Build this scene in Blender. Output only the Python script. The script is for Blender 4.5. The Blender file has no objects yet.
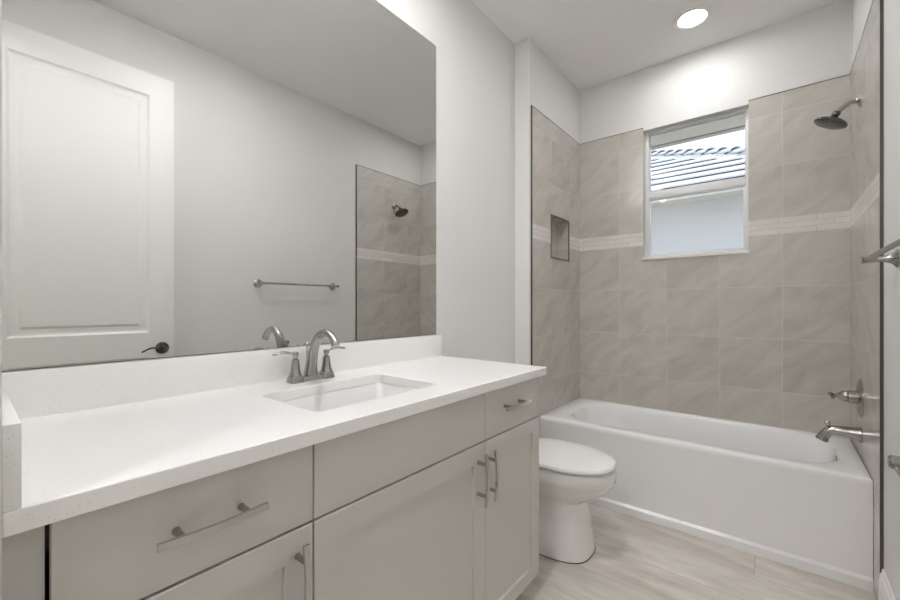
import bpy, bmesh, math, random
from mathutils import Vector, Matrix
random.seed(7)
PI = math.pi
S = bpy.context.scene
COL = S.collection

# ------------------------------------------------------------------ camera, sky, sun, exposure
cd = bpy.data.cameras.new('camera'); cam = bpy.data.objects.new('camera', cd); COL.objects.link(cam)
cam.location = (1.2476, -0.0303, 1.1278)
cam.rotation_euler = (PI/2, 0, math.radians(39.32))
cd.sensor_width = 36.0; cd.lens = 399.9/900*36.0
cd.shift_y = 5.0/900; cd.clip_start = 0.02
S.camera = cam

w = bpy.data.worlds.new('sky'); S.world = w; w.use_nodes = True
nt = w.node_tree; nt.nodes.clear()
wo = nt.nodes.new('ShaderNodeOutputWorld'); bg = nt.nodes.new('ShaderNodeBackground')
tc = nt.nodes.new('ShaderNodeTexCoord'); sx = nt.nodes.new('ShaderNodeSeparateXYZ'); rp = nt.nodes.new('ShaderNodeValToRGB')
nt.links.new(tc.outputs['Generated'], sx.inputs[0]); nt.links.new(sx.outputs[2], rp.inputs[0])
rp.color_ramp.elements[0].position = 0.0; rp.color_ramp.elements[0].color = (0.95, 0.97, 1.0, 1)
rp.color_ramp.elements[1].position = 0.7; rp.color_ramp.elements[1].color = (0.62, 0.78, 1.0, 1)
nt.links.new(rp.outputs[0], bg.inputs[0]); bg.inputs[1].default_value = 1.05
nt.links.new(bg.outputs[0], wo.inputs[0])

sun = bpy.data.lights.new('sun', 'SUN'); sun.energy = 2.0; sun.angle = math.radians(0.6); sun.color = (1, 0.97, 0.92)
so = bpy.data.objects.new('sun', sun); COL.objects.link(so)
so.rotation_euler = Vector((-0.25, -0.22, -1.0)).to_track_quat('-Z', 'Y').to_euler()

S.view_settings.view_transform = 'Standard'; S.view_settings.look = 'None'
S.view_settings.gamma = 1.0; S.view_settings.use_curve_mapping = False
S.view_settings.exposure = 0.88
S.cycles.use_denoising = True
S.cycles.max_bounces = 14; S.cycles.diffuse_bounces = 8; S.cycles.glossy_bounces = 6; S.cycles.transparent_max_bounces = 12
S.cycles.caustics_reflective = False; S.cycles.caustics_refractive = False
S.cycles.sample_clamp_indirect = 6.0

POWER_TUB, POWER_ROOM, POWER_VANITY, POWER_BULB, POWER_HALL_FILL = 56.0, 158.0, 11.0, 2500.0, 42.0   # emission of each lamp's diffuser

# ------------------------------------------------------------------ materials
def lin(r, g, b):
    f = lambda c: c/12.92 if c <= 0.04045 else ((c+0.055)/1.055)**2.4
    return (f(r/255), f(g/255), f(b/255), 1)
def mat(name, col, rough=0.5, metal=0.0, spec=0.5, noise=0.0, nscale=40, bump=0.0, bscale=200, coat=0.0):
    m = bpy.data.materials.new(name); m.use_nodes = True
    t = m.node_tree; b = t.nodes['Principled BSDF']
    b.inputs['Base Color'].default_value = col; b.inputs['Roughness'].default_value = rough
    b.inputs['Metallic'].default_value = metal; b.inputs['Specular IOR Level'].default_value = spec
    if coat: b.inputs['Coat Weight'].default_value = coat; b.inputs['Coat Roughness'].default_value = 0.05
    if noise:
        g = t.nodes.new('ShaderNodeNewGeometry'); n = t.nodes.new('ShaderNodeTexNoise'); n.inputs['Scale'].default_value = nscale; n.inputs['Detail'].default_value = 4
        r = t.nodes.new('ShaderNodeValToRGB')
        r.color_ramp.elements[0].position = 0.3; r.color_ramp.elements[1].position = 0.7
        r.color_ramp.elements[0].color = tuple(c*(1-noise) for c in col[:3])+(1,)
        r.color_ramp.elements[1].color = tuple(min(1, c*(1+noise)) for c in col[:3])+(1,)
        t.links.new(g.outputs['Position'], n.inputs['Vector']); t.links.new(n.outputs[0], r.inputs[0]); t.links.new(r.outputs[0], b.inputs['Base Color'])
    if bump:
        g2 = t.nodes.new('ShaderNodeNewGeometry'); n2 = t.nodes.new('ShaderNodeTexNoise'); n2.inputs['Scale'].default_value = bscale
        bp = t.nodes.new('ShaderNodeBump'); bp.inputs['Strength'].default_value = bump; bp.inputs['Distance'].default_value = 0.002
        t.links.new(g2.outputs['Position'], n2.inputs['Vector']); t.links.new(n2.outputs[0], bp.inputs['Height']); t.links.new(bp.outputs[0], b.inputs['Normal'])
    return m

def brick_mat(name, axis, u0, z0, bw, rh, mortar, c1, c2, grout, rough, offset=0.0, veins=None, gbump=0.4, warp=(0, 0)):
    """tiles laid in world space: axis gives the two coordinates of the surface"""
    m = bpy.data.materials.new(name); m.use_nodes = True
    t = m.node_tree; b = t.nodes['Principled BSDF']; N = t.nodes.new; L = t.links.new
    g = N('ShaderNodeNewGeometry'); s = N('ShaderNodeSeparateXYZ'); L(g.outputs['Position'], s.inputs[0])
    cu = N('ShaderNodeMath'); cu.operation = 'SUBTRACT'; L(s.outputs[axis[0]], cu.inputs[0]); cu.inputs[1].default_value = u0
    cv = N('ShaderNodeMath'); cv.operation = 'SUBTRACT'; L(s.outputs[axis[1]], cv.inputs[0]); cv.inputs[1].default_value = z0
    c = N('ShaderNodeCombineXYZ'); L(cu.outputs[0], c.inputs[0]); L(cv.outputs[0], c.inputs[1])
    br = N('ShaderNodeTexBrick'); L(c.outputs[0], br.inputs['Vector'])
    br.offset = offset; br.offset_frequency = 2; br.squash = 1.0
    br.inputs['Scale'].default_value = 1.0; br.inputs['Brick Width'].default_value = bw; br.inputs['Row Height'].default_value = rh
    br.inputs['Mortar Size'].default_value = mortar; br.inputs['Mortar Smooth'].default_value = 0.1; br.inputs['Bias'].default_value = 0
    br.inputs['Color1'].default_value = c1; br.inputs['Color2'].default_value = c2; br.inputs['Mortar'].default_value = grout
    col = br.outputs['Color']
    if veins:
        dark, light, rot, stretch, sc = veins
        mp = N('ShaderNodeMapping'); mp.vector_type = 'TEXTURE'; mp.inputs['Rotation'].default_value = (0, 0, rot); mp.inputs['Scale'].default_value = stretch
        # a different piece of stone on each tile: shift by the tile's random shade
        ad = N('ShaderNodeVectorMath'); ad.operation = 'ADD'; L(c.outputs[0], ad.inputs[0])
        ml = N('ShaderNodeVectorMath'); ml.operation = 'SCALE'; L(br.outputs['Color'], ml.inputs[0]); ml.inputs['Scale'].default_value = 60
        L(ml.outputs[0], ad.inputs[1]); L(ad.outputs[0], mp.inputs['Vector'])
        n = N('ShaderNodeTexNoise'); n.inputs['Scale'].default_value = sc; n.inputs['Detail'].default_value = 6; n.inputs['Roughness'].default_value = 0.6; n.inputs['Distortion'].default_value = 0.6
        L(mp.outputs[0], n.inputs['Vector'])
        r = N('ShaderNodeValToRGB'); r.color_ramp.elements[0].position = 0.32; r.color_ramp.elements[1].position = 0.68
        r.color_ramp.elements[0].color = dark; r.color_ramp.elements[1].color = light
        L(n.outputs[0], r.inputs[0])
        mx = N('ShaderNodeMix'); mx.data_type = 'RGBA'; mx.blend_type = 'MULTIPLY'; mx.inputs['Factor'].default_value = 1.0
        L(br.outputs['Color'], mx.inputs['A']); L(r.outputs[0], mx.inputs['B'])
        m2 = N('ShaderNodeMix'); m2.data_type = 'RGBA'; L(br.outputs['Fac'], m2.inputs['Factor']); L(mx.outputs['Result'], m2.inputs['A']); m2.inputs['B'].default_value = grout
        col = m2.outputs['Result']
    L(col, b.inputs['Base Color'])
    bp = N('ShaderNodeBump'); bp.inputs['Strength'].default_value = gbump; bp.inputs['Distance'].default_value = 0.002; bp.invert = True
    L(br.outputs['Fac'], bp.inputs['Height']); L(bp.outputs[0], b.inputs['Normal'])
    b.inputs['Roughness'].default_value = rough; b.inputs['IOR'].default_value = 1.62
    return m

M = {}
M['wall'] = mat('painted_wall', lin(219, 218, 216), 0.75, bump=0.05, bscale=300)
M['ceiling'] = mat('painted_ceiling', lin(236, 235, 233), 0.85, bump=0.08, bscale=180)
M['trim'] = mat('white_semi_gloss_trim', lin(235, 234, 231), 0.35)
M['door'] = mat('door_paint', lin(234, 233, 230), 0.4)
M['cabinet'] = mat('greige_cabinet_paint', lin(206, 204, 199), 0.38)
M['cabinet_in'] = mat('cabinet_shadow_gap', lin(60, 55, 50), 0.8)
M['porcelain'] = mat('white_porcelain', lin(236, 236, 235), 0.12, spec=0.5)
M['acrylic'] = mat('white_tub_enamel', lin(236, 236, 236), 0.16)
M['seat'] = mat('toilet_seat_plastic', lin(238, 237, 235), 0.22)
M['nickel'] = mat('brushed_nickel', lin(172, 169, 165), 0.22, 1.0)
M['nickel_light'] = mat('satin_nickel', lin(206, 203, 199), 0.24, 1.0)
M['bronze'] = mat('dark_chrome', lin(100, 98, 97), 0.13, 1.0)
M['edge'] = mat('tile_edge_metal', lin(98, 95, 91), 0.35, 0.8)
M['mirror'] = mat('mirror_silver', (0.78, 0.785, 0.77, 1), 0.0, 1.0)
M['mirror_edge'] = mat('mirror_edge', lin(90, 92, 90), 0.3)
M['rubber'] = mat('dark_caulk', lin(80, 76, 72), 0.8)
M['vinyl'] = mat('white_vinyl', lin(232, 233, 234), 0.4)
M['sill'] = mat('white_marble_sill', lin(236, 235, 232), 0.3, noise=0.02, nscale=12)
M['stucco'] = mat('white_stucco', lin(188, 188, 189), 0.9, bump=0.2, bscale=60)
M['soffit'] = mat('beige_soffit', lin(186, 183, 175), 0.8)
M['fascia'] = mat('taupe_fascia', lin(160, 157, 150), 0.7)
M['rooftile'] = mat('pale_roof_tile', lin(196, 195, 195), 0.8, noise=0.06, nscale=5)
M['grass'] = mat('pale_gravel', lin(205, 200, 192), 0.95, noise=0.1, nscale=30)
M['underlay'] = mat('dark_roof_underlay', lin(70, 68, 66), 0.9)
M['hall'] = mat('hall_paint', lin(220, 218, 214), 0.8)

# quartz with fine grey specks
q = mat('white_quartz', lin(243, 243, 241), 0.18); M['quartz'] = q
t = q.node_tree; b = t.nodes['Principled BSDF']
g = t.nodes.new('ShaderNodeNewGeometry'); v = t.nodes.new('ShaderNodeTexVoronoi'); v.inputs['Scale'].default_value = 170
t.links.new(g.outputs['Position'], v.inputs['Vector'])
r = t.nodes.new('ShaderNodeValToRGB'); r.color_ramp.elements[0].position = 0.06; r.color_ramp.elements[1].position = 0.17
r.color_ramp.elements[0].color = lin(205, 203, 199); r.color_ramp.elements[1].color = lin(241, 241, 239)
t.links.new(v.outputs['Distance'], r.inputs[0]); t.links.new(r.outputs[0], b.inputs['Base Color'])

# clear glass for thin panes
gl = bpy.data.materials.new('clear_glass'); gl.use_nodes = True; M['glass'] = gl
t = gl.node_tree; t.nodes.clear(); o_ = t.nodes.new('ShaderNodeOutputMaterial'); mx = t.nodes.new('ShaderNodeMixShader')
tr = t.nodes.new('ShaderNodeBsdfTransparent'); gs = t.nodes.new('ShaderNodeBsdfGlossy'); gs.inputs['Roughness'].default_value = 0.0
tr.inputs[0].default_value = (0.97, 0.98, 0.98, 1); fr = t.nodes.new('ShaderNodeFresnel'); fr.inputs[0].default_value = 1.3
t.links.new(fr.outputs[0], mx.inputs[0]); t.links.new(tr.outputs[0], mx.inputs[1]); t.links.new(gs.outputs[0], mx.inputs[2]); t.links.new(mx.outputs[0], o_.inputs[0])

def emit(name, col, strength):
    m = bpy.data.materials.new(name); m.use_nodes = True; b = m.node_tree.nodes['Principled BSDF']
    b.inputs['Base Color'].default_value = (0.9, 0.9, 0.9, 1); b.inputs['Emission Color'].default_value = col; b.inputs['Emission Strength'].default_value = strength
    return m
WARM = (0.995, 0.99, 1.0, 1)
M['lamp_tub'] = emit('tub_light_diffuser', WARM, POWER_TUB)
M['lamp_room'] = emit('room_light_diffuser', WARM, POWER_ROOM)
M['lamp_vanity'] = emit('vanity_light_glass', WARM, POWER_VANITY)
M['lamp_bulb'] = emit('frosted_bulb', WARM, POWER_BULB)
M['fill_hall'] = emit('hall_fill_diffuser', WARM, POWER_HALL_FILL)

TD, TL = (0.80, 0.79, 0.775, 1), (1.0, 1.0, 1.0, 1)
TC1, TC2, TG = lin(197, 192, 185), lin(203, 199, 192), lin(209, 206, 201)
VE = (TD, TL, 0.62, (1.0, 0.42, 1.0), 4.2)
TW, TH = 0.2937, 0.298
ZB0, ZB1, ZTOP = 1.530, 1.621, 2.327
X0, X1, YB = 0.103, 1.5395, 2.901            # the three tiled faces
def tile(name, ax, u0, z0): return brick_mat(name, ax, u0, z0, TW, TH, 0.0013, TC1, TC2, TG, 0.13, veins=VE)
M['t_back_lo'] = tile('tile_back_low', (0, 2), 0.388-TW*4, ZB0-TH*8); M['t_back_up'] = tile('tile_back_up', (0, 2), 0.388-TW*4, ZB1-TH*6)
M['t_side_lo'] = tile('tile_side_low', (1, 2), 2.42-TW*12, ZB0-TH*8); M['t_side_up'] = tile('tile_side_up', (1, 2), 2.42-TW*12, ZB1-TH*6)
def mosaic(name, ax): return brick_mat(name, ax, -3.0, ZB0, 0.16, (ZB1-ZB0)/3, 0.0014, lin(228, 225, 221), lin(217, 213, 207), lin(192, 188, 183), 0.15, offset=0.43, veins=((0.93, 0.92, 0.9, 1), (1, 1, 1, 1), 0.3, (1, 0.33, 1), 9))
M['mos_back'] = mosaic('mosaic_back', (0, 2)); M['mos_side'] = mosaic('mosaic_side', (1, 2))
M['floor'] = brick_mat('wood_look_planks', (0, 1), 0.915-1.2*3-0.5, 1.664-0.2*20, 1.2, 0.2, 0.0014, lin(224, 219, 212), lin(211, 205, 197), lin(172, 165, 156), 0.32, offset=0.37,
                       veins=((0.72, 0.70, 0.67, 1), (1.06, 1.055, 1.05, 1), 0.0, (0.55, 0.15, 1.0), 2.0), gbump=0.25)

# ------------------------------------------------------------------ helpers
def box(bm, x0, x1, y0, y1, z0, z1, bev=0.0, seg=2):
    vs = [bm.verts.new((x, y, z)) for x in (x0, x1) for y in (y0, y1) for z in (z0, z1)]
    F = [(0, 1, 3, 2), (4, 6, 7, 5), (0, 4, 5, 1), (2, 3, 7, 6), (0, 2, 6, 4), (1, 5, 7, 3)]
    fs = [bm.faces.new([vs[i] for i in f]) for f in F]
    if bev:
        ed = list({e for f in fs for e in f.edges})
        bmesh.ops.bevel(bm, geom=ed, offset=bev, segments=seg, affect='EDGES', profile=0.5)
def rings(bm, R, cap0=True, cap1=True, closed=False):
    V = [[bm.verts.new(p) for p in r] for r in R]; n = len(V[0])
    pairs = list(zip(V[:-1], V[1:])) + ([(V[-1], V[0])] if closed else [])
    for a, b in pairs:
        for i in range(n):
            j = (i+1) % n; bm.faces.new((a[i], a[j], b[j], b[i]))
    if not closed:
        if cap0: bm.faces.new(V[0][::-1])
        if cap1: bm.faces.new(V[-1])
def frame_of(d):
    d = Vector(d).normalized(); u = Vector((0, 0, 1)) if abs(d.z) < 0.95 else Vector((1, 0, 0))
    a = d.cross(u).normalized(); return a, d.cross(a).normalized()
def lathe(bm, origin, axis, prof, n=32, sq=None, cap0=True, cap1=True):
    o = Vector(origin); d = Vector(axis).normalized(); a, b = frame_of(d)
    R = []
    for r, h in prof:
        R.append([o + d*h + (a*math.cos(2*PI*i/n) + b*math.sin(2*PI*i/n))*r for i in range(n)])
    rings(bm, R, cap0, cap1)
def smooth_path(pts, k=8):
    P = [Vector(p) for p in pts]; P = [P[0]*2-P[1]] + P + [P[-1]*2-P[-2]]; out = []
    for i in range(1, len(P)-2):
        for s in range(k):
            t = s/k; p0, p1, p2, p3 = P[i-1:i+3]
            out.append(0.5*((2*p1) + (-p0+p2)*t + (2*p0-5*p1+4*p2-p3)*t*t + (-p0+3*p1-3*p2+p3)*t*t*t))
    out.append(P[-2]); return out
def tube(bm, pts, rad, n=16, flat=1.0, upv=None, k=8, sm=True):
    """swept tube; rad is one number or one per control point; flat squashes it along the second axis"""
    P = smooth_path(pts, k) if sm else [Vector(p) for p in pts]
    m = len(P); rr = []
    for i in range(m):
        if isinstance(rad, (int, float)): rr.append(rad)
        else:
            t = i/(m-1)*(len(rad)-1); a = min(int(t), len(rad)-2); rr.append(rad[a]+(rad[a+1]-rad[a])*(t-a))
    R = []; ref = Vector(upv) if upv else None
    for i, p in enumerate(P):
        d = (P[min(i+1, m-1)] - P[max(i-1, 0)]).normalized()
        if ref is None: ref = frame_of(d)[0]
        a = (ref - d*ref.dot(d)).normalized(); b = d.cross(a); ref = a
        R.append([p + a*math.cos(2*PI*j/n)*rr[i]*flat + b*math.sin(2*PI*j/n)*rr[i] for j in range(n)])
    rings(bm, R)
def rrect(x0, x1, y0, y1, r, z, k=6):
    out = []
    for cx, cy, a0 in ((x1-r, y1-r, 0), (x0+r, y1-r, PI/2), (x0+r, y0+r, PI), (x1-r, y0+r, 1.5*PI)):
        for i in range(k+1):
            a = a0 + PI/2*i/k; out.append((cx+r*math.cos(a), cy+r*math.sin(a), z))
    return out
ORG = {}
def obj(name, bm, m, parent=None, smooth=False, org=None, angle=35):
    me = bpy.data.meshes.new(name); bmesh.ops.recalc_face_normals(bm, faces=bm.faces)
    o = bpy.data.objects.new(name, me); COL.objects.link(o)
    if org is None:
        if parent: org = ORG[parent.name]
        else:
            xs = [v.co for v in bm.verts]
            org = Vector(((min(p.x for p in xs)+max(p.x for p in xs))/2, (min(p.y for p in xs)+max(p.y for p in xs))/2, min(p.z for p in xs)))
    org = Vector(org); bmesh.ops.translate(bm, verts=bm.verts, vec=-org)
    bm.to_mesh(me); bm.free(); me.materials.append(m); ORG[o.name] = org
    if smooth:
        me.set_sharp_from_angle(angle=math.radians(angle)) if hasattr(me, 'set_sharp_from_angle') else None
        for p in me.polygons: p.use_smooth = True
    if parent: o.parent = parent; o.location = org - ORG[parent.name]
    else: o.location = org
    return o
def B(): return bmesh.new()
def bx(name, dims, m, parent=None, bev=0.0, org=None, smooth=False):
    bm = B(); box(bm, *dims, bev=bev); return obj(name, bm, m, parent, smooth=smooth or bev > 0, org=org)
def tag(o, label, cat, group=None):
    o['label'] = label; o['category'] = cat
    if group: o['group'] = group
    return o
def thing(name, label, cat, loc, group=None):
    o = bpy.data.objects.new(name, None); COL.objects.link(o); o.location = loc; o.empty_display_size = 0.05
    ORG[o.name] = Vector(loc); return tag(o, label, cat, group)
def struct(o): o['kind'] = 'structure'; return o

# ------------------------------------------------------------------ room shell
H = 2.734; XR = 1.548; YJ = 2.129; YT = 2.151; XL = -0.004; YR = 2.112
struct(bx('floor', (-0.2, 1.75, -1.5, 3.06, -0.1, 0.0), M['floor']))
struct(bx('ceiling', (-0.2, 1.75, -0.12, 3.06, H, H+0.1), M['ceiling']))
struct(bx('wall_left', (-0.2, XL, -0.12, YJ, 0, H), M['wall']))
# furred out wall at the head of the tub, with a pocket for the niche
NY0, NY1, NZ0, NZ1, ND = 2.408, 2.700, 1.440, 1.717, 0.085
XF = 0.096
bm = B()
for d in ((-0.2, XF, YJ, NY0, 0, H), (-0.2, XF, NY1, 2.909, 0, H), (-0.2, XF, NY0, NY1, 0, NZ0), (-0.2, XF, NY0, NY1, NZ1, H), (-0.2, XF-ND, NY0, NY1, NZ0, NZ1)): box(bm, *d)
wal = struct(obj('wall_alcove_left', bm, M['wall'], org=(0, 2.5, 0)))
war = struct(bx('wall_right', (XR, 1.75, -0.12, 2.909, 0, H), M['wall'], org=(1.6, 1.5, 0)))
WX0, WX1, WZ0, WZ1 = 0.541, 1.115, 1.436, 2.312
bm = B()
for d in ((-0.2, WX0, 2.909, 3.06, 0, H), (WX1, 1.75, 2.909, 3.06, 0, H), (WX0, WX1, 2.909, 3.06, 0, WZ0), (WX0, WX1, 2.909, 3.06, WZ1, H)): box(bm, *d)
wab = struct(obj('wall_back', bm, M['wall'], org=(0.8, 2.95, 0)))
bm = B()
for d in ((-0.2, 0.562, -0.12, -0.0012, 0, H), (1.5465, 1.75, -0.12, -0.0012, 0, H), (0.562, 1.5465, -0.12, -0.0012, 2.47, H)): box(bm, *d)
struct(obj('wall_front', bm, M['wall'], org=(0.8, -0.06, 0)))

# tile cladding on the three alcove walls
def clad(parent, name, boxes, m):
    bm = B()
    for d in boxes: box(bm, *d)
    return obj(name, bm, m, parent)
clad(wab, 'lower_tile_field', [(XF, XR, YB, 2.909, 0, WZ0), (XF, WX0, YB, 2.909, WZ0, ZB0), (WX1, XR, YB, 2.909, WZ0, ZB0)], M['t_back_lo'])
clad(wab, 'mosaic_band', [(XF, WX0, YB-0.0005, 2.909, ZB0, ZB1), (WX1, XR, YB-0.0005, 2.909, ZB0, ZB1)], M['mos_back'])
clad(wab, 'upper_tile_field', [(XF, WX0, YB, 2.909, ZB1, ZTOP), (WX1, XR, YB, 2.909, ZB1, ZTOP)], M['t_back_up'])
clad(wab, 'tile_top_edge', [(XF, WX0, YB-0.001, 2.909, ZTOP, ZTOP+0.004), (WX1, XR, YB-0.001, 2.909, ZTOP, ZTOP+0.004)], M['edge'])
def side(parent, xa, xb, y0, niche, xs):
    e = 0.0005
    lo, mo, up = [], [], []
    if niche:
        lo = [(xa, xb, y0, YB, 0, NZ0), (xa, xb, y0, NY0, NZ0, ZB0), (xa, xb, NY1, YB, NZ0, ZB0)]
        mo = [(xa, xb+e, y0, NY0, ZB0, ZB1), (xa, xb+e, NY1, YB, ZB0, ZB1)]
        up = [(xa, xb, y0, NY0, ZB1, NZ1), (xa, xb, NY1, YB, ZB1, NZ1), (xa, xb, y0, YB, NZ1, ZTOP)]
    else:
        lo = [(xa, xb, y0, YB, 0, ZB0)]; mo = [(xa-e, xb, y0, YB, ZB0, ZB1)]; up = [(xa, xb, y0, YB, ZB1, ZTOP)]
    clad(parent, 'lower_tile_field', lo, M['t_side_lo']); clad(parent, 'mosaic_band', mo, M['mos_side']); clad(parent, 'upper_tile_field', up, M['t_side_up'])
    clad(parent, 'tile_top_edge', [(xa-(0 if niche else 0.001), xb+(0.001 if niche else 0), y0, YB, ZTOP, ZTOP+0.004)], M['edge'])
side(wal, XF, X0, YT, True, 1)
side(war, X1, XR, YR, False, -1)
# niche lining and its metal frame
bm = B(); e = 0.004
box(bm, XF-ND, XF-ND+e, NY0, NY1, NZ0, NZ1); box(bm, XF-ND, X0, NY0, NY0+e, NZ0, NZ1); box(bm, XF-ND, X0, NY1-e, NY1, NZ0, NZ1)
box(bm, XF-ND, X0, NY0+e, NY1-e, NZ0, NZ0+e); box(bm, XF-ND, X0, NY0+e, NY1-e, NZ1-e, NZ1)
obj('niche_lining', bm, M['t_side_lo'], wal)
bm = B(); k = 0.006
for d in ((NY0-k, NY0+k, NZ0-k, NZ1+k), (NY1-k, NY1+k, NZ0-k, NZ1+k), (NY0+k, NY1-k, NZ0-k, NZ0+k*0.6), (NY0+k, NY1-k, NZ1-k, NZ1+k)): box(bm, X0-0.004, X0+0.0012, *d)
obj('niche_frame', bm, M['edge'], wal)
struct(bx('trim_1', (XF, X0+0.0015, YT-0.006, YT, 0, ZTOP+0.004), M['edge']))
struct(bx('trim_2', (X1-0.0015, XR, YR-0.006, YR, 0, ZTOP+0.004), M['edge']))

# baseboards
def baseboard(name, p0, p1, nrm):
    prof = [(0, 0), (0.014, 0), (0.014, 0.115), (0.011, 0.128), (0.011, 0.138), (0.006, 0.150), (0.004, 0.163), (0, 0.163)]
    p0 = Vector(p0); p1 = Vector(p1); n = Vector(nrm)
    bm = B(); rings(bm, [[p + n*a + Vector((0, 0, h)) for a, h in prof] for p in (p0, p1)])
    return struct(obj(name, bm, M['trim']))
baseboard('baseboard_right', (XR, 0.78, 0), (XR, YR-0.007, 0), (-1, 0, 0))
baseboard('baseboard_left', (XL, 1.412, 0), (XL, YJ-0.001, 0), (1, 0, 0))
baseboard('baseboard_alcove', (0.012, YJ, 0), (XF, YJ, 0), (0, -1, 0))

# window: drywall return is part of the wall; vinyl single hung unit set in it
win = bpy.data.objects.new('window_1', None); COL.objects.link(win); win.location = (0.83, 2.95, WZ0); ORG[win.name] = Vector(win.location); struct(win); win.empty_display_size = 0.05
fy0, fy1 = 2.958, 3.02
bm = B(); fw_ = 0.020
box(bm, WX0, WX0+0.022, fy0, fy1, WZ0+0.012, WZ1, 0.003); box(bm, WX1-0.016, WX1, fy0, fy1, WZ0+0.012, WZ1, 0.003)
box(bm, WX0+0.022, WX1-0.016, fy0, fy1, WZ1-0.012, WZ1, 0.003); box(bm, WX0+0.022, WX1-0.016, fy0, fy1, WZ0+0.012, WZ0+0.024, 0.003)
obj('window_frame', bm, M['vinyl'], win, smooth=True)
ux0, ux1 = WX0+0.022, WX1-0.016; zr0, zr1 = 1.852, 1.905
bm = B()
box(bm, ux0, ux1, fy0+0.004, fy0+0.034, zr0, zr1, 0.003)
obj('meeting_rail', bm, M['vinyl'], win, smooth=True)
bm = B(); s_ = 0.012
box(bm, ux0, ux0+s_, fy0+0.010, fy0+0.032, WZ0+0.024, zr0, 0.002); box(bm, ux1-s_, ux1, fy0+0.010, fy0+0.032, WZ0+0.024, zr0, 0.002)
box(bm, ux0+s_, ux1-s_, fy0+0.010, fy0+0.032, WZ0+0.024, WZ0+0.040, 0.002); box(bm, ux0+s_, ux1-s_, fy0+0.010, fy0+0.032, zr0-0.008, zr0, 0.002)
sash = obj('lower_sash', bm, M['vinyl'], win, smooth=True)
bx('glass_pane', (ux0+s_-0.003, ux1-s_+0.003, fy0+0.019, fy0+0.022, WZ0+0.038, zr0-0.006), M['glass'], sash)
bm = B(); s2 = 0.005
box(bm, ux0, ux0+s2, fy0+0.034, fy0+0.052, zr1, WZ1-0.012); box(bm, ux1-s2, ux1, fy0+0.034, fy0+0.052, zr1, WZ1-0.012)
box(bm, ux0+s2, ux1-s2, fy0+0.034, fy0+0.052, WZ1-0.018, WZ1-0.012); box(bm, ux0+s2, ux1-s2, fy0+0.034, fy0+0.052, zr1-0.02, zr1+0.004)
us = obj('upper_sash', bm, M['vinyl'], win)
bx('glass_pane', (ux0+s2-0.002, ux1-s2+0.002, fy0+0.041, fy0+0.044, zr1, WZ1-0.016), M['glass'], us)
bx('window_sill', (WX0-0.004, WX1+0.006, YB-0.012, fy0+0.03, WZ0-0.004, WZ0+0.012), M['sill'], win, bev=0.002)

# the open door against the right wall
D0, D1 = 1.508, 1.543; DY0, DY1, DZ0, DZ1 = -0.018, 0.762, 0.012, 2.441
door = bpy.data.objects.new('door_1', None); COL.objects.link(door); door.location = (1.53, DY0, 0); ORG[door.name] = Vector(door.location); struct(door); door.empty_display_size = 0.05
def panel_face(bm, f, u0, u1, v0, v1, steps):
    """nested rectangular rings: steps of (inset, depth)"""
    R = [[f(u0+i, v0+i, d), f(u1-i, v0+i, d), f(u1-i, v1-i, d), f(u0+i, v1-i, d)] for i, d in steps]
    rings(bm, R, cap0=False, cap1=True)
bm = B(); st = 0.118; PAN = [(DZ0+0.235, 0.835), (0.972, 2.318)]
for y0, y1, z0, z1 in ((DY0, DY0+st, DZ0, DZ1), (DY1-st, DY1, DZ0, DZ1), (DY0+st, DY1-st, DZ0, PAN[0][0]), (DY0+st, DY1-st, PAN[0][1], PAN[1][0]), (DY0+st, DY1-st, PAN[1][1], DZ1)): box(bm, D0, D1, y0, y1, z0, z1)
for z0, z1 in PAN:
    for xf, sg in ((D0, 1), (D1, -1)):
        panel_face(bm, lambda u, v, d, xf=xf, sg=sg: (xf+sg*d, u, v), DY0+st, DY1-st, z0, z1, [(0, 0), (0.010, 0.007), (0.020, 0.009), (0.040, 0.009), (0.052, 0.003)])
obj('door_slab', bm, M['door'], door)
ky, kz = 0.704, 0.880
bm = B(); lathe(bm, (D0, ky, kz), (-1, 0, 0), [(0.034, 0), (0.034, 0.004), (0.030, 0.010), (0.016, 0.013), (0.013, 0.03), (0.013, 0.05), (0.010, 0.056)], 28)
tube(bm, [(D0-0.046, ky, kz), (D0-0.05, ky-0.03, kz+0.004), (D0-0.05, ky-0.065, kz+0.006), (D0-0.048, ky-0.095, kz-0.008), (D0-0.046, ky-0.108, kz-0.014)], [0.008, 0.006, 0.005, 0.0045, 0.004], 12, flat=0.9, upv=(1, 0, 0))
obj('door_lever', bm, M['bronze'], door, smooth=True)
bx('latch_plate', (1.515, 1.536, DY1, DY1+0.0015, kz-0.028, kz+0.028), M['bronze'], door)
for hz in (0.25, 1.2, 2.2): bx('hinge', (1.503, 1.5085, DY0-0.002, DY0+0.008, hz-0.045, hz+0.045), M['nickel'], door)
# door jamb lining at the opening
bm = B(); box(bm, 0.562, 0.573, -0.118, -0.0035, 0, 2.457); box(bm, 0.562, 1.5465, -0.118, -0.0035, 2.457, 2.47)
struct(obj('trim_3', bm, M['trim']))

# hall behind the door opening
bm = B()
box(bm, -0.7, -0.6, -1.5, -0.12, -0.1, H); box(bm, 2.3, 2.4, -1.5, -0.12, -0.1, H); box(bm, -0.7, 2.4, -1.6, -1.5, -0.1, H)
box(bm, -0.7, -0.2, -0.121, -0.12, -0.1, H); box(bm, 1.75, 2.4, -0.121, -0.12, -0.1, H)
struct(obj('wall_hall', bm, M['hall'])); struct(bx('ceiling_hall', (-0.7, 2.4, -1.6, -0.12, H, H+0.1), M['ceiling']))
bm = B(); box(bm, -0.6, -0.2, -1.5, -0.12, -0.1, 0.0); box(bm, 1.75, 2.3, -1.5, -0.12, -0.1, 0.0); struct(obj('floor_hall', bm, M['floor']))

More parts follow.
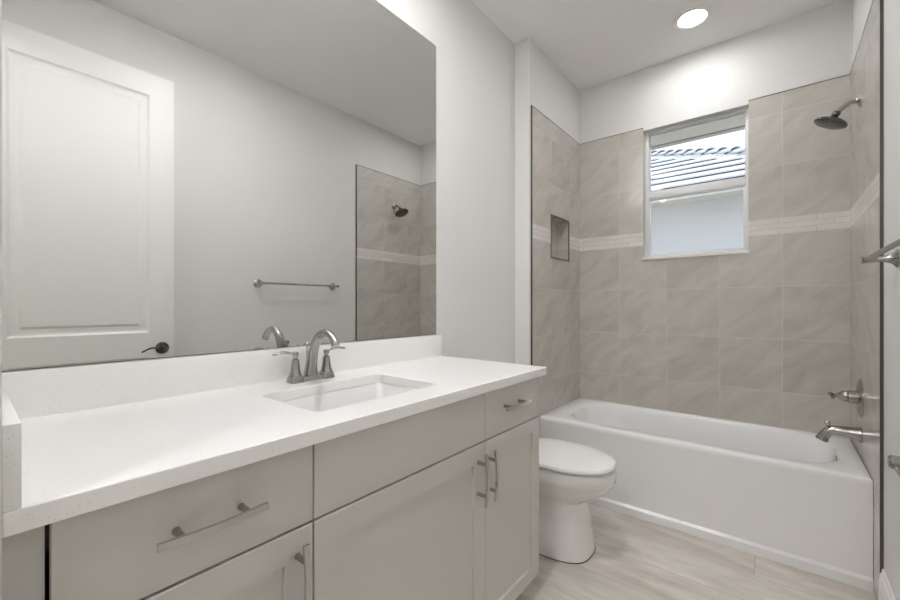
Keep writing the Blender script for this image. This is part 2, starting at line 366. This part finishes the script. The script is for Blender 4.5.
# ------------------------------------------------------------------ lamps
def can_light(x, y, label, m, r=0.066):
    t = thing('ceiling_light', label, 'light', (x, y, H-0.012))
    bm = B(); n = 40
    prof = [(r*1.46, 0.0005), (r*1.46, 0.004), (r*1.36, 0.008), (r*1.08, 0.010), (r, 0.006), (r, 0.0005)]
    rings(bm, [[(x+a*math.cos(2*PI*i/n), y+a*math.sin(2*PI*i/n), H-h) for i in range(n)] for a, h in prof], closed=True)
    obj('trim_ring', bm, M['trim'], t, smooth=True)
    bm = B(); lathe(bm, (x, y, H-0.0065), (0, 0, 1), [(r-0.0005, 0), (r-0.0005, 0.005)], n); obj('diffuser', bm, m, t)
    return t
can_light(0.879, 2.555, 'round recessed white downlight glowing in the ceiling over the tub', M['lamp_tub'])
can_light(0.66, 0.92, 'recessed downlight in the ceiling in front of the vanity mirror', M['lamp_room'])
tl = thing('hall_fill_light', 'added round fill light on the hall ceiling behind the door opening', 'light', (0.95, -0.85, H-0.05))  # unseen lamp, added to throw fill light through the doorway
bm = B(); lathe(bm, (0.95, -0.85, H-0.02), (0, 0, 1), [(0.15, 0), (0.155, 0.0195)], 32); obj('canopy', bm, M['nickel'], tl, smooth=True)
bm = B(); lathe(bm, (0.95, -0.85, H-0.021), (0, 0, -1), [(0.14, 0), (0.13, 0.02), (0.08, 0.04), (0.01, 0.048)], 32); obj('diffuser', bm, M['fill_hall'], tl, smooth=True)
# three-shade bar above the mirror
vy_ = 0.50
vl = thing('vanity_light', 'nickel bar light with three glass shades on the wall above the mirror', 'light', (0, vy_, 2.40))
bm = B(); box(bm, XL, 0.022, vy_-0.26, vy_+0.26, 2.40, 2.45, 0.004); obj('back_plate', bm, M['nickel'], vl, smooth=True)
for k_ in (-0.18, 0, 0.18):
    bm = B(); tube(bm, [(0.02, vy_+k_, 2.42), (0.07, vy_+k_, 2.415), (0.10, vy_+k_, 2.42), (0.115, vy_+k_, 2.445)], 0.008, 12); arm = obj('lamp_arm', bm, M['nickel'], vl, smooth=True)
    bm = B(); lathe(bm, (0.115, vy_+k_, 2.44), (0, 0, 1), [(0.022, 0), (0.035, 0.01), (0.05, 0.05), (0.060, 0.115), (0.057, 0.115), (0.046, 0.052), (0.031, 0.016), (0.01, 0.012)], 28); sd = obj('lamp_shade', bm, M['lamp_vanity'], arm, smooth=True)
    bm = B(); lathe(bm, (0.115, vy_+k_, 2.455), (0, 0, 1), [(0.008, 0), (0.010, 0.012), (0.019, 0.030), (0.023, 0.045), (0.019, 0.060), (0.008, 0.068)], 20); obj('bulb', bm, M['lamp_bulb'], arm, smooth=True)

# ------------------------------------------------------------------ vanity
CX, CXF, VY, CZ0, CZ1 = 0.5535, 0.535, 1.410, 0.858, 0.887
def handle(name, parent, c, ax, ln=0.160, so=0.030):
    """slightly bowed flat bar pull on two round posts; ax is its long direction"""
    a = Vector(ax); x0 = c[0]; bm = B(); R = []; n = 16
    w_ = a.cross(Vector((1, 0, 0)))
    for i in range(n+1):
        s = (i/n-0.5); p = Vector(c) + a*(s*ln) + Vector((so + 0.007*(1-(2*s)**2), 0, 0))
        R.append([p+w_*0.0056+Vector((0.003, 0, 0)), p+w_*0.0056-Vector((0.003, 0, 0)), p-w_*0.0056-Vector((0.003, 0, 0)), p-w_*0.0056+Vector((0.003, 0, 0))])
    rings(bm, R)
    h = obj(name, bm, M['nickel_light'], parent)
    for s in (-1, 1):
        bm = B(); lathe(bm, Vector(c)+a*(0.048*s)-Vector((0.0005, 0, 0)), (1, 0, 0), [(0.0065, 0), (0.0055, 0.006), (0.0055, so+0.004)], 16); obj('post', bm, M['nickel'], h, smooth=True)
    return h
FR = 0.019; XB = CXF-FR-0.001
def shaker(name, parent, y0, y1, z0, z1, sw=0.057):
    bm = B(); f = lambda u, v, d: (CXF-d, u, v)
    R = [[f(y0+i, z0+i, d), f(y1-i, z0+i, d), f(y1-i, z1-i, d), f(y0+i, z1-i, d)] for i, d in ((0, FR), (0, 0.0015), (0.0015, 0), (sw, 0), (sw+0.0006, 0.010))]
    rings(bm, R); return obj(name, bm, M['cabinet'], parent)
def slab(name, parent, y0, y1, z0, z1):
    return bx(name, (CXF-FR, CXF, y0, y1, z0, z1), M['cabinet'], parent, bev=0.0015)
ZD0, ZD1, ZR0, ZR1 = 0.092, 0.697, 0.702, 0.852
def cab(label, y0, y1):
    t = thing('vanity_cabinet', label, 'cabinet', ((CXF)/2, (y0+y1)/2, 0), 'painted cabinet units of the bathroom vanity')
    bm = B(); k = 0.016; za, zb = 0.095, CZ0-0.001
    box(bm, XL+0.001, XB, y0, y0+k, za, zb); box(bm, XL+0.001, XB, y1-k, y1, za, zb); box(bm, XL+0.001, XL+0.001+k, y0+k, y1-k, za, zb)
    box(bm, XL+0.001+k, XB, y0+k, y1-k, za, za+k); box(bm, XB-k, XB, y0+k, y1-k, zb-0.05, zb); box(bm, XB-k, XB, y0+k, y1-k, 0.67, 0.73)
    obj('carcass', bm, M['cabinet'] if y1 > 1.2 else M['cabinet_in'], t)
    bx('toe_kick', (XL+0.001, 0.46, y0, y1, 0.001, 0.094), M['cabinet'], t); return t
Y0, YA, YC, YE = -0.0008, 0.4125, 1.0155, 1.385
g = 0.0016
c1 = cab('left vanity cabinet with one drawer above one door, beside the side splash', Y0, YA)
bx('filler_strip', (0.46, 0.519, -0.0008, 0.0372, 0.095, CZ0-0.001), M['cabinet'], c1)
d = slab('drawer', c1, 0.0415, YA-g, ZR0, ZR1); handle('drawer_pull', d, (CXF, 0.226, 0.7815), (0, 1, 0))
d = shaker('door', c1, 0.0415, YA-g, ZD0, ZD1); handle('door_pull', d, (CXF, 0.378, 0.598), (0, 0, 1))
c2 = cab('wide middle vanity cabinet under the sink with plain false front and one broad door', YA, YC)
slab('false_front', c2, YA+g, YC-g, ZR0, ZR1)
d = shaker('door', c2, YA+g, YC-g, ZD0, ZD1); handle('door_pull', d, (CXF, 0.976, 0.595), (0, 0, 1))
c3 = cab('right end vanity cabinet with small drawer and narrow door, next to the toilet', YC, YE-0.003)
d = slab('drawer', c3, YC+g, YE-g, ZR0, ZR1); handle('drawer_pull', d, (CXF, 1.178, 0.787), (0, 1, 0))
d = shaker('door', c3, YC+g, YE-g, ZD0, ZD1, 0.05); handle('door_pull', d, (CXF, 1.028, 0.594), (0, 0, 1))

ct = thing('countertop', 'white speckled quartz vanity top with back and side splash', 'countertop', (0.28, 0.7, CZ0))
SX0, SX1, SY0, SY1 = 0.168, 0.450, 0.474, 0.896
bm = B()
o1 = lambda z, i=0: rrect(XL+0.001+i, CX-i, -0.0008+i, VY-i, 0.002, z)
i1 = lambda z, i=0: rrect(SX0-i, SX1+i, SY0-i, SY1+i, 0.022, z)
rings(bm, [o1(CZ0), o1(CZ1-0.0015), o1(CZ1, 0.0015), i1(CZ1, 0.002), i1(CZ1-0.002), i1(CZ0)], closed=True)
obj('slab', bm, M['quartz'], ct)
ZS = 0.988
bx('backsplash', (XL+0.001, 0.018, 0.0155, VY-0.002, CZ1, ZS), M['quartz'], ct, bev=0.001)
bx('side_splash', (XL+0.001, CX, -0.0008, 0.0148, CZ1, ZS), M['quartz'], ct, bev=0.001)

sk = thing('sink', 'white rectangular undermount basin sunk in the quartz top', 'sink', (0.31, 0.685, 0.72))
bm = B(); zt = CZ0-0.001
ri = lambda i, z, r: rrect(SX0+i, SX1-i, SY0+i, SY1-i, r, z)
rings(bm, [ri(-0.02, zt-0.012, 0.03), ri(-0.02, zt, 0.03), ri(-0.003, zt, 0.025), ri(0.001, zt-0.004, 0.025), ri(0.004, zt-0.04, 0.03), ri(0.010, zt-0.10, 0.04), ri(0.028, zt-0.125, 0.05), ri(0.06, zt-0.132, 0.06), ri(0.125, zt-0.135, 0.01)], cap0=False)
obj('basin', bm, M['porcelain'], sk, smooth=True, angle=60)
bm = B(); lathe(bm, (0.31, 0.685, zt-0.135), (0, 0, 1), [(0.03, 0), (0.03, 0.003), (0.022, 0.0035), (0.021, 0.001), (0.018, 0.004), (0.004, 0.006)], 28); obj('drain', bm, M['nickel'], sk, smooth=True)

# faucet
FY, FX = 0.682, 0.088; FZ = CZ1+0.0003
fa = thing('faucet', 'brushed nickel two lever centerset faucet behind the sink', 'faucet', (FX, FY, FZ))
bm = B()
box(bm, FX-0.017, FX+0.017, FY-0.054, FY+0.054, FZ, FZ+0.017, 0.003)
for s in (-1, 1): # flared feet of the two handle bodies
    rings(bm, [rrect(FX-a, FX+a, FY+s*0.055-a, FY+s*0.055+a, a*0.35, FZ+h) for a, h in ((0.0215, 0), (0.021, 0.004), (0.0185, 0.018), (0.0175, 0.020))])
obj('base_plate', bm, M['nickel'], fa, smooth=True)
bm = B(); pr = [(0.0205, 0.0203), (0.0175, 0.028), (0.0145, 0.040), (0.0125, 0.055), (0.0115, 0.067), (0.0115, 0.070), (0.008, 0.072)]
for s in (-1, 1):
    bm = B(); lathe(bm, (FX, FY+s*0.055, FZ), (0, 0, 1), pr, 8); hb = obj('handle_body', bm, M['nickel'], fa, smooth=True, angle=25)
    bm = B(); y_ = FY+s*0.055
    lathe(bm, (FX, y_, FZ+0.071), (0, 0, 1), [(0.008, 0), (0.006, 0.004), (0.009, 0.010), (0.010, 0.016), (0.008, 0.022), (0.004, 0.025)], 20)
    tube(bm, [(FX, y_, FZ+0.088), (FX, y_+s*0.016, FZ+0.092), (FX, y_+s*0.040, FZ+0.096), (FX, y_+s*0.070, FZ+0.092)], [0.006, 0.0065, 0.0085, 0.0075], 14, flat=0.5, upv=(0, 0, 1))
    obj('lever', bm, M['nickel'], hb, smooth=True)
bm = B(); tube(bm, [(FX-0.004, FY, FZ+0.018), (FX, FY, FZ+0.05), (FX+0.014, FY, FZ+0.10), (FX+0.04, FY, FZ+0.138), (FX+0.075, FY, FZ+0.154), (FX+0.104, FY, FZ+0.147), (FX+0.124, FY, FZ+0.130), (FX+0.132, FY, FZ+0.118)], [0.022, 0.018, 0.0155, 0.0135, 0.0125, 0.012, 0.0115, 0.013], 20, upv=(0, 1, 0))
obj('spout', bm, M['nickel'], fa, smooth=True)
bm = B(); tube(bm, [(FX-0.026, FY, FZ+0.015), (FX-0.026, FY, FZ+0.105)], 0.0025, 10, sm=False); lathe(bm, (FX-0.026, FY, FZ+0.105), (0, 0, 1), [(0.003, 0), (0.0065, 0.004), (0.0065, 0.012), (0.003, 0.016)], 14)
obj('lift_rod', bm, M['nickel'], fa, smooth=True)

# mirror
MY0, MY1, MZ0, MZ1 = 0.004, 1.390, 0.9895, 2.352
mi = bx('mirror', (XL+0.0005, 0.0, MY0, MY1, MZ0, MZ1), M['mirror_edge'])
tag(mi, 'large frameless wall mirror standing on the white backsplash', 'mirror')
bx('silvered_face', (0.0, 0.0008, MY0+0.0012, MY1-0.0012, MZ0+0.0012, MZ1-0.0012), M['mirror'], mi)

# ------------------------------------------------------------------ toilet
TY = 1.765
to = thing('toilet', 'white toilet with closed lid between the vanity and the tub', 'toilet', (0.36, TY, 0))
def egg(x0, x1, hw, z, n=56, ex=2.2, xm=0.45):
    xc = x0+(x1-x0)*xm; out = []
    for i in range(n):
        a = 2*PI*i/n; c, s = math.cos(a), math.sin(a)
        cc = math.copysign(abs(c)**(2/ex), c); ss = math.copysign(abs(s)**(2/ex), s)
        out.append((xc+(x1-xc if c > 0 else xc-x0)*cc, TY+hw*ss, z))
    return out
bm = B()
rings(bm, [egg(0.12, 0.602, 0.142, 0.004, ex=3.1), egg(0.12, 0.600, 0.141, 0.03, ex=3.1), egg(0.13, 0.588, 0.133, 0.10, ex=3.1), egg(0.14, 0.577, 0.127, 0.17, ex=3.0), egg(0.14, 0.574, 0.126, 0.215, ex=2.8),
           egg(0.135, 0.575, 0.126, 0.240, ex=2.5), egg(0.12, 0.610, 0.142, 0.262, ex=2.3), egg(0.10, 0.655, 0.163, 0.292, ex=2.2), egg(0.08, 0.682, 0.174, 0.322, ex=2.2), egg(0.06, 0.694, 0.178, 0.340, ex=2.2), egg(0.06, 0.701, 0.182, 0.347, ex=2.2), egg(0.05, 0.703, 0.183, 0.385, ex=2.2), egg(0.05, 0.697, 0.179, 0.397, ex=2.2), egg(0.06, 0.685, 0.168, 0.400, ex=2.2)])
bowl = obj('bowl', bm, M['porcelain'], to, smooth=True, angle=50)
bm = B()
for k_, (zz, hh) in enumerate(((0.150, 0.009), (0.137, 0.014), (0.126, 0.010))):
    tube(bm, [(0.5725+0.0012*k_, TY-0.045, zz), (0.5742+0.001*k_, TY-0.040, zz+0.004), (0.5740+0.0012*k_, TY-0.034, zz-0.003)], 0.0014, 6)
obj('maker_mark', bm, mat('grey_print', lin(176, 176, 176), 0.5), bowl)
bm = B(); rings(bm, [egg(0.119, 0.604, 0.1438, 0.0005, ex=3.1), egg(0.119, 0.604, 0.1438, 0.004, ex=3.1)]); obj('floor_seal', bm, M['rubber'], to)
bm = B(); rings(bm, [egg(0.24, 0.672, 0.158, 0.4003), egg(0.235, 0.676, 0.161, 0.402), egg(0.235, 0.676, 0.161, 0.407), egg(0.24, 0.674, 0.158, 0.4085)]); obj('seat', bm, M['seat'], to, smooth=True)
bm = B(); rings(bm, [egg(0.235, 0.690, 0.174, 0.409), egg(0.225, 0.700, 0.182, 0.412), egg(0.222, 0.702, 0.184, 0.420), egg(0.226, 0.697, 0.180, 0.4285), egg(0.25, 0.670, 0.160, 0.435), egg(0.32, 0.58, 0.10, 0.4395), egg(0.42, 0.48, 0.03, 0.4405)])
obj('lid', bm, M['seat'], to, smooth=True)
bm = B()
rings(bm, [rrect(0.03, 0.20, TY-0.20, TY+0.20, 0.03, 0.38), rrect(0.028, 0.21, TY-0.215, TY+0.215, 0.03, 0.45), rrect(0.024, 0.215, TY-0.225, TY+0.225, 0.03, 0.70)])
tk = obj('tank', bm, M['porcelain'], to, smooth=True, angle=50)
bm = B(); rings(bm, [rrect(0.02, 0.222, TY-0.232, TY+0.232, 0.03, 0.7005), rrect(0.018, 0.226, TY-0.236, TY+0.236, 0.03, 0.712), rrect(0.02, 0.222, TY-0.232, TY+0.232, 0.03, 0.728), rrect(0.03, 0.21, TY-0.22, TY+0.22, 0.03, 0.732)]); obj('tank_lid', bm, M['porcelain'], to, smooth=True, angle=50)
bm = B(); lathe(bm, (0.214, TY-0.16, 0.64), (1, 0, 0), [(0.012, 0), (0.012, 0.008), (0.006, 0.012)], 16); tube(bm, [(0.223, TY-0.16, 0.64), (0.228, TY-0.13, 0.636), (0.228, TY-0.10, 0.630)], [0.006, 0.005, 0.006], 10); obj('flush_lever', bm, M['nickel'], tk, smooth=True)

# ------------------------------------------------------------------ bathtub and its fittings
BX0, BX1, BY0, BY1, BZ = X0+0.001, X1-0.001, 2.240, YB-0.001, 0.440
tb = thing('bathtub', 'white alcove bathtub with flat apron under the window', 'bathtub', (0.82, 2.57, 0))
bm = B()
def tr_(i0, i1, j0, j1, r, z): return rrect(BX0+i0, BX1-i1, BY0+j0, BY1-j1, r, z, k=10)
rings(bm, [tr_(0, 0, 0.002, 0, 0.003, 0.36), tr_(0, 0, 0.0015, 0, 0.003, 0.40), tr_(0, 0, 0.0, 0, 0.003, 0.412), tr_(0, 0, 0.0, 0, 0.003, 0.430), tr_(0.002, 0.002, 0.004, 0.002, 0.008, 0.437), tr_(0.006, 0.006, 0.012, 0.006, 0.012, 0.4405),
           tr_(0.095, 0.060, 0.062, 0.040, 0.20, 0.4400), tr_(0.110, 0.070, 0.074, 0.050, 0.20, 0.436), tr_(0.122, 0.078, 0.082, 0.058, 0.20, 0.424), tr_(0.16, 0.095, 0.095, 0.070, 0.20, 0.30), tr_(0.23, 0.125, 0.115, 0.090, 0.18, 0.14), tr_(0.30, 0.17, 0.15, 0.12, 0.15, 0.09), tr_(0.40, 0.26, 0.22, 0.19, 0.08, 0.08)], cap0=False)
tub = obj('tub_shell', bm, M['acrylic'], tb, smooth=True, angle=60)
bm = B(); box(bm, BX0, BX1, BY0+0.003, BY0+0.05, 0.001, 0.40)
obj('apron', bm, M['acrylic'], tb)
bm = B(); rings(bm, [[(x, BY0-0.008, 0.001), (x, BY0-0.008, 0.041), (x, BY0+0.003, 0.053), (x, BY0+0.03, 0.053), (x, BY0+0.03, 0.001)] for x in (BX0, BX1)]); obj('apron_foot_strip', bm, M['acrylic'], tb)
bm = B(); ax_ = Vector((-1, 0, 0.25)); lathe(bm, (1.458, 2.55, 0.385), ax_, [(0.042, 0), (0.042, 0.006), (0.037, 0.010), (0.004, 0.012)], 28); ov = obj('overflow_plate', bm, M['nickel_light'], tb, smooth=True)
bm = B(); lathe(bm, (1.20, 2.57, 0.081), (0, 0, 1), [(0.035, 0), (0.035, 0.003), (0.02, 0.004), (0.02, 0.012), (0.003, 0.015)], 28); obj('drain', bm, M['nickel_light'], tb, smooth=True)

# tub spout
SPY, SPZ = 2.545, 0.540
sp = thing('tub_spout', 'brushed nickel tub spout with diverter knob, low on the right tile wall', 'spout', (X1, SPY, SPZ))
bm = B(); lathe(bm, (X1-0.0005, SPY, SPZ), (-1, 0, 0), [(0.0345, 0), (0.0345, 0.004), (0.033, 0.008)], 28); obj('wall_flange', bm, M['nickel'], sp, smooth=True)
bm = B(); tube(bm, [(X1-0.008, SPY, SPZ), (X1-0.04, SPY, SPZ+0.003), (X1-0.080, SPY, SPZ+0.005), (X1-0.104, SPY, SPZ-0.003), (X1-0.122, SPY, SPZ-0.026), (X1-0.131, SPY, SPZ-0.048)], [0.032, 0.0255, 0.022, 0.021, 0.021, 0.024], 22, upv=(0, 1, 0)); obj('spout_body', bm, M['nickel'], sp, smooth=True)
bm = B(); lathe(bm, (X1-0.108, SPY, SPZ+0.012), (-0.15, 0, 1), [(0.007, 0), (0.006, 0.012), (0.011, 0.016), (0.012, 0.026), (0.006, 0.031)], 18); obj('diverter_knob', bm, M['nickel'], sp, smooth=True)

# shower valve
VVY, VVZ = 2.545, 0.708
sv = thing('shower_valve', 'round nickel shower valve plate with lever above the tub spout', 'valve', (X1, VVY, VVZ))
bm = B(); lathe(bm, (X1-0.0005, VVY, VVZ), (-1, 0, 0), [(0.086, 0), (0.086, 0.003), (0.078, 0.008), (0.045, 0.013), (0.030, 0.015)], 40); obj('escutcheon', bm, M['nickel'], sv, smooth=True)
bm = B(); lathe(bm, (X1-0.014, VVY, VVZ), (-1, 0, 0), [(0.030, 0), (0.029, 0.028), (0.024, 0.030), (0.024, 0.033), (0.027, 0.035), (0.025, 0.044), (0.018, 0.056), (0.011, 0.064), (0.009, 0.068)], 28); hub = obj('handle_hub', bm, M['nickel'], sv, smooth=True)
bm = B(); tube(bm, [(X1-0.075, VVY, VVZ), (X1-0.092, VVY-0.004, VVZ+0.002), (X1-0.104, VVY-0.012, VVZ+0.008)], [0.009, 0.007, 0.009], 12); tube(bm, [(X1-0.088, VVY, VVZ-0.002), (X1-0.098, VVY-0.012, VVZ-0.014)], [0.006, 0.008], 10, sm=False); obj('lever', bm, M['nickel'], hub, smooth=True)

# shower head
HY = 2.545
sh = thing('overhead_shower', 'round dark chrome shower head on a curved arm, high on the right tile wall', 'shower head', (X1, HY, 2.055))
bm = B(); lathe(bm, (X1-0.0005, HY, 2.055), (-1, 0, 0), [(0.031, 0), (0.030, 0.004), (0.016, 0.010), (0.011, 0.016)], 28); obj('wall_flange', bm, M['nickel_light'], sh, smooth=True)
bm = B(); tube(bm, [(X1-0.006, HY, 2.055), (X1-0.030, HY, 2.054), (X1-0.052, HY, 2.044), (X1-0.082, HY, 2.018)], 0.0105, 16); obj('shower_arm', bm, M['nickel'], sh, smooth=True)
bm = B(); hx = Vector((-0.50, 0, -1)).normalized(); ho = Vector((X1-0.079, HY, 2.021))
lathe(bm, ho, hx, [(0.014, -0.004), (0.016, 0.004), (0.016, 0.010), (0.013, 0.015), (0.017, 0.021), (0.032, 0.029), (0.048, 0.034), (0.060, 0.041), (0.064, 0.047), (0.064, 0.051), (0.058, 0.055), (0.02, 0.056)], 40); obj('spray_head', bm, M['bronze'], sh, smooth=True)

# ------------------------------------------------------------------ towel bar, paper holder
def bar_post(bm, y, z, reach):
    lathe(bm, (XR-0.0005, y, z), (-1, 0, 0), [(0.030, 0), (0.030, 0.004), (0.024, 0.008), (0.017, 0.014), (0.011, 0.028), (0.0095, 0.045), (0.0095, reach-0.012), (0.012, reach-0.008), (0.012, reach+0.006), (0.009, reach+0.010)], 28)
tw = thing('towel_bar', 'brushed nickel towel bar on the painted right wall', 'towel bar', (XR, 1.56, 1.278))
for y in (1.272, 1.872):
    bm = B(); bar_post(bm, y, 1.278, 0.074); obj('bar_post', bm, M['nickel'], tw, smooth=True)
bm = B(); tube(bm, [(XR-0.074, 1.264, 1.278), (XR-0.074, 1.880, 1.278)], 0.0078, 18, sm=False); obj('bar', bm, M['nickel'], tw, smooth=True)
tp = thing('toilet_paper_holder', 'empty brushed nickel toilet paper holder low on the right wall', 'paper holder', (XR, 1.40, 0.725))
for y in (1.462, 1.300):
    bm = B(); lathe(bm, (XR-0.0005, y, 0.730), (-1, 0, 0), [(0.030, 0), (0.030, 0.004), (0.024, 0.009), (0.017, 0.016), (0.0145, 0.030), (0.0145, 0.055), (0.0175, 0.060), (0.0175, 0.078), (0.012, 0.083)], 28); obj('bar_post', bm, M['nickel'], tp, smooth=True)
bm = B(); tube(bm, [(XR-0.069, 1.302, 0.722), (XR-0.069, 1.460, 0.722)], 0.0085, 16, sm=False); obj('roller', bm, M['nickel'], tp, smooth=True)

# ------------------------------------------------------------------ outside the window
struct(bx('ground_outside', (-14, 16, 3.06, 24, -0.35, -0.25), M['grass']))
bm = B(); box(bm, -1.5, 3.5, 3.06, 3.46, 2.378, 2.41); ev = struct(obj('ceiling_eave', bm, M['soffit']))
bx('eave_fascia', (-1.5, 3.5, 3.42, 3.48, 2.369, 2.50), M['fascia'], ev)
nh = thing('neighbor_house', 'white stucco house with pale tile roof outside the window', 'house', (0.5, 8, -0.25))
NE, NZ, PIT, XC, YRG = 5.3, 2.50, 0.5, 2.09, 9.3      # eave line, pitch, hip corner, ridge line
bx('house_wall', (-9, XC-0.45, 5.75, 12.8, -0.25, NZ-0.07), M['stucco'], nh)
bx('house_soffit', (-9.4, XC-0.02, NE+0.03, 5.75, NZ-0.09, NZ-0.07), M['soffit'], nh)
bx('house_fascia', (-9.4, XC, NE, NE+0.03, NZ-0.13, NZ-0.01), M['soffit'], nh)
bm = B()                                                # hipped deck under the tiles
ev_ = [bm.verts.new(p) for p in ((-9.4, NE+0.02, NZ-0.03), (XC-0.02, NE+0.02, NZ-0.03), (XC-0.02, 2*YRG-NE, NZ-0.03), (-9.4, 2*YRG-NE, NZ-0.03))]
r0 = bm.verts.new((-9.4, YRG, NZ-0.03+PIT*(YRG-NE))); r1 = bm.verts.new((XC-(YRG-NE), YRG, NZ-0.03+PIT*(YRG-NE)))
for f_ in ((ev_[0], ev_[1], r1, r0), (ev_[1], ev_[2], r1), (ev_[2], ev_[3], r0, r1), (ev_[3], ev_[0], r0), tuple(ev_[::-1])): bm.faces.new(f_)
obj('roof_deck', bm, M['underlay'], nh)
bm = B(); nc = 13; step = (YRG-NE)/nc                    # overlapping courses of flat tile
for c in range(nc):
    ya = NE-0.05+c*step; yb = min(ya+step+0.06, YRG); za = NZ+PIT*(ya-NE)+0.055; zb = NZ+PIT*(yb-NE)+0.012
    P_ = []
    for y, z, o in ((ya, za, 0), (yb, zb, 0), (yb, zb-0.02, 0), (ya, za-0.02, 0)): P_.append(((-9.4, y, z), (XC-(y-NE), y, z)))
    rings(bm, [[p[0] for p in P_], [p[1] for p in P_]])
obj('tile_roof', bm, M['rooftile'], nh)
hd = Vector((-1, 1, PIT)).normalized(); hs = Vector((1, 1, 0)).normalized(); hn = hd.cross(hs).normalized()
if hn.z < 0: hn = -hn
ln_ = 0.24
for k_ in range(20):
    bm = B(); p0 = Vector((XC, NE, NZ+0.02)) + hd*(k_*ln_); R = []
    for u, rr, up in ((0, 0.10, 0.035), (0.10, 0.088, 0.02), (ln_+0.05, 0.075, 0.0)):
        c_ = p0+hd*u+hn*up
        outer = [c_+hs*(rr*math.cos(PI*i/10))+hn*(rr*0.75*math.sin(PI*i/10)) for i in range(11)]
        inner = [c_+hs*((rr-0.015)*math.cos(PI*i/10))+hn*((rr-0.015)*0.7*math.sin(PI*i/10)) for i in range(10, -1, -1)]
        R.append(outer+inner)
    rings(bm, R); obj('hip_tile', bm, M['rooftile'], nh, smooth=True)
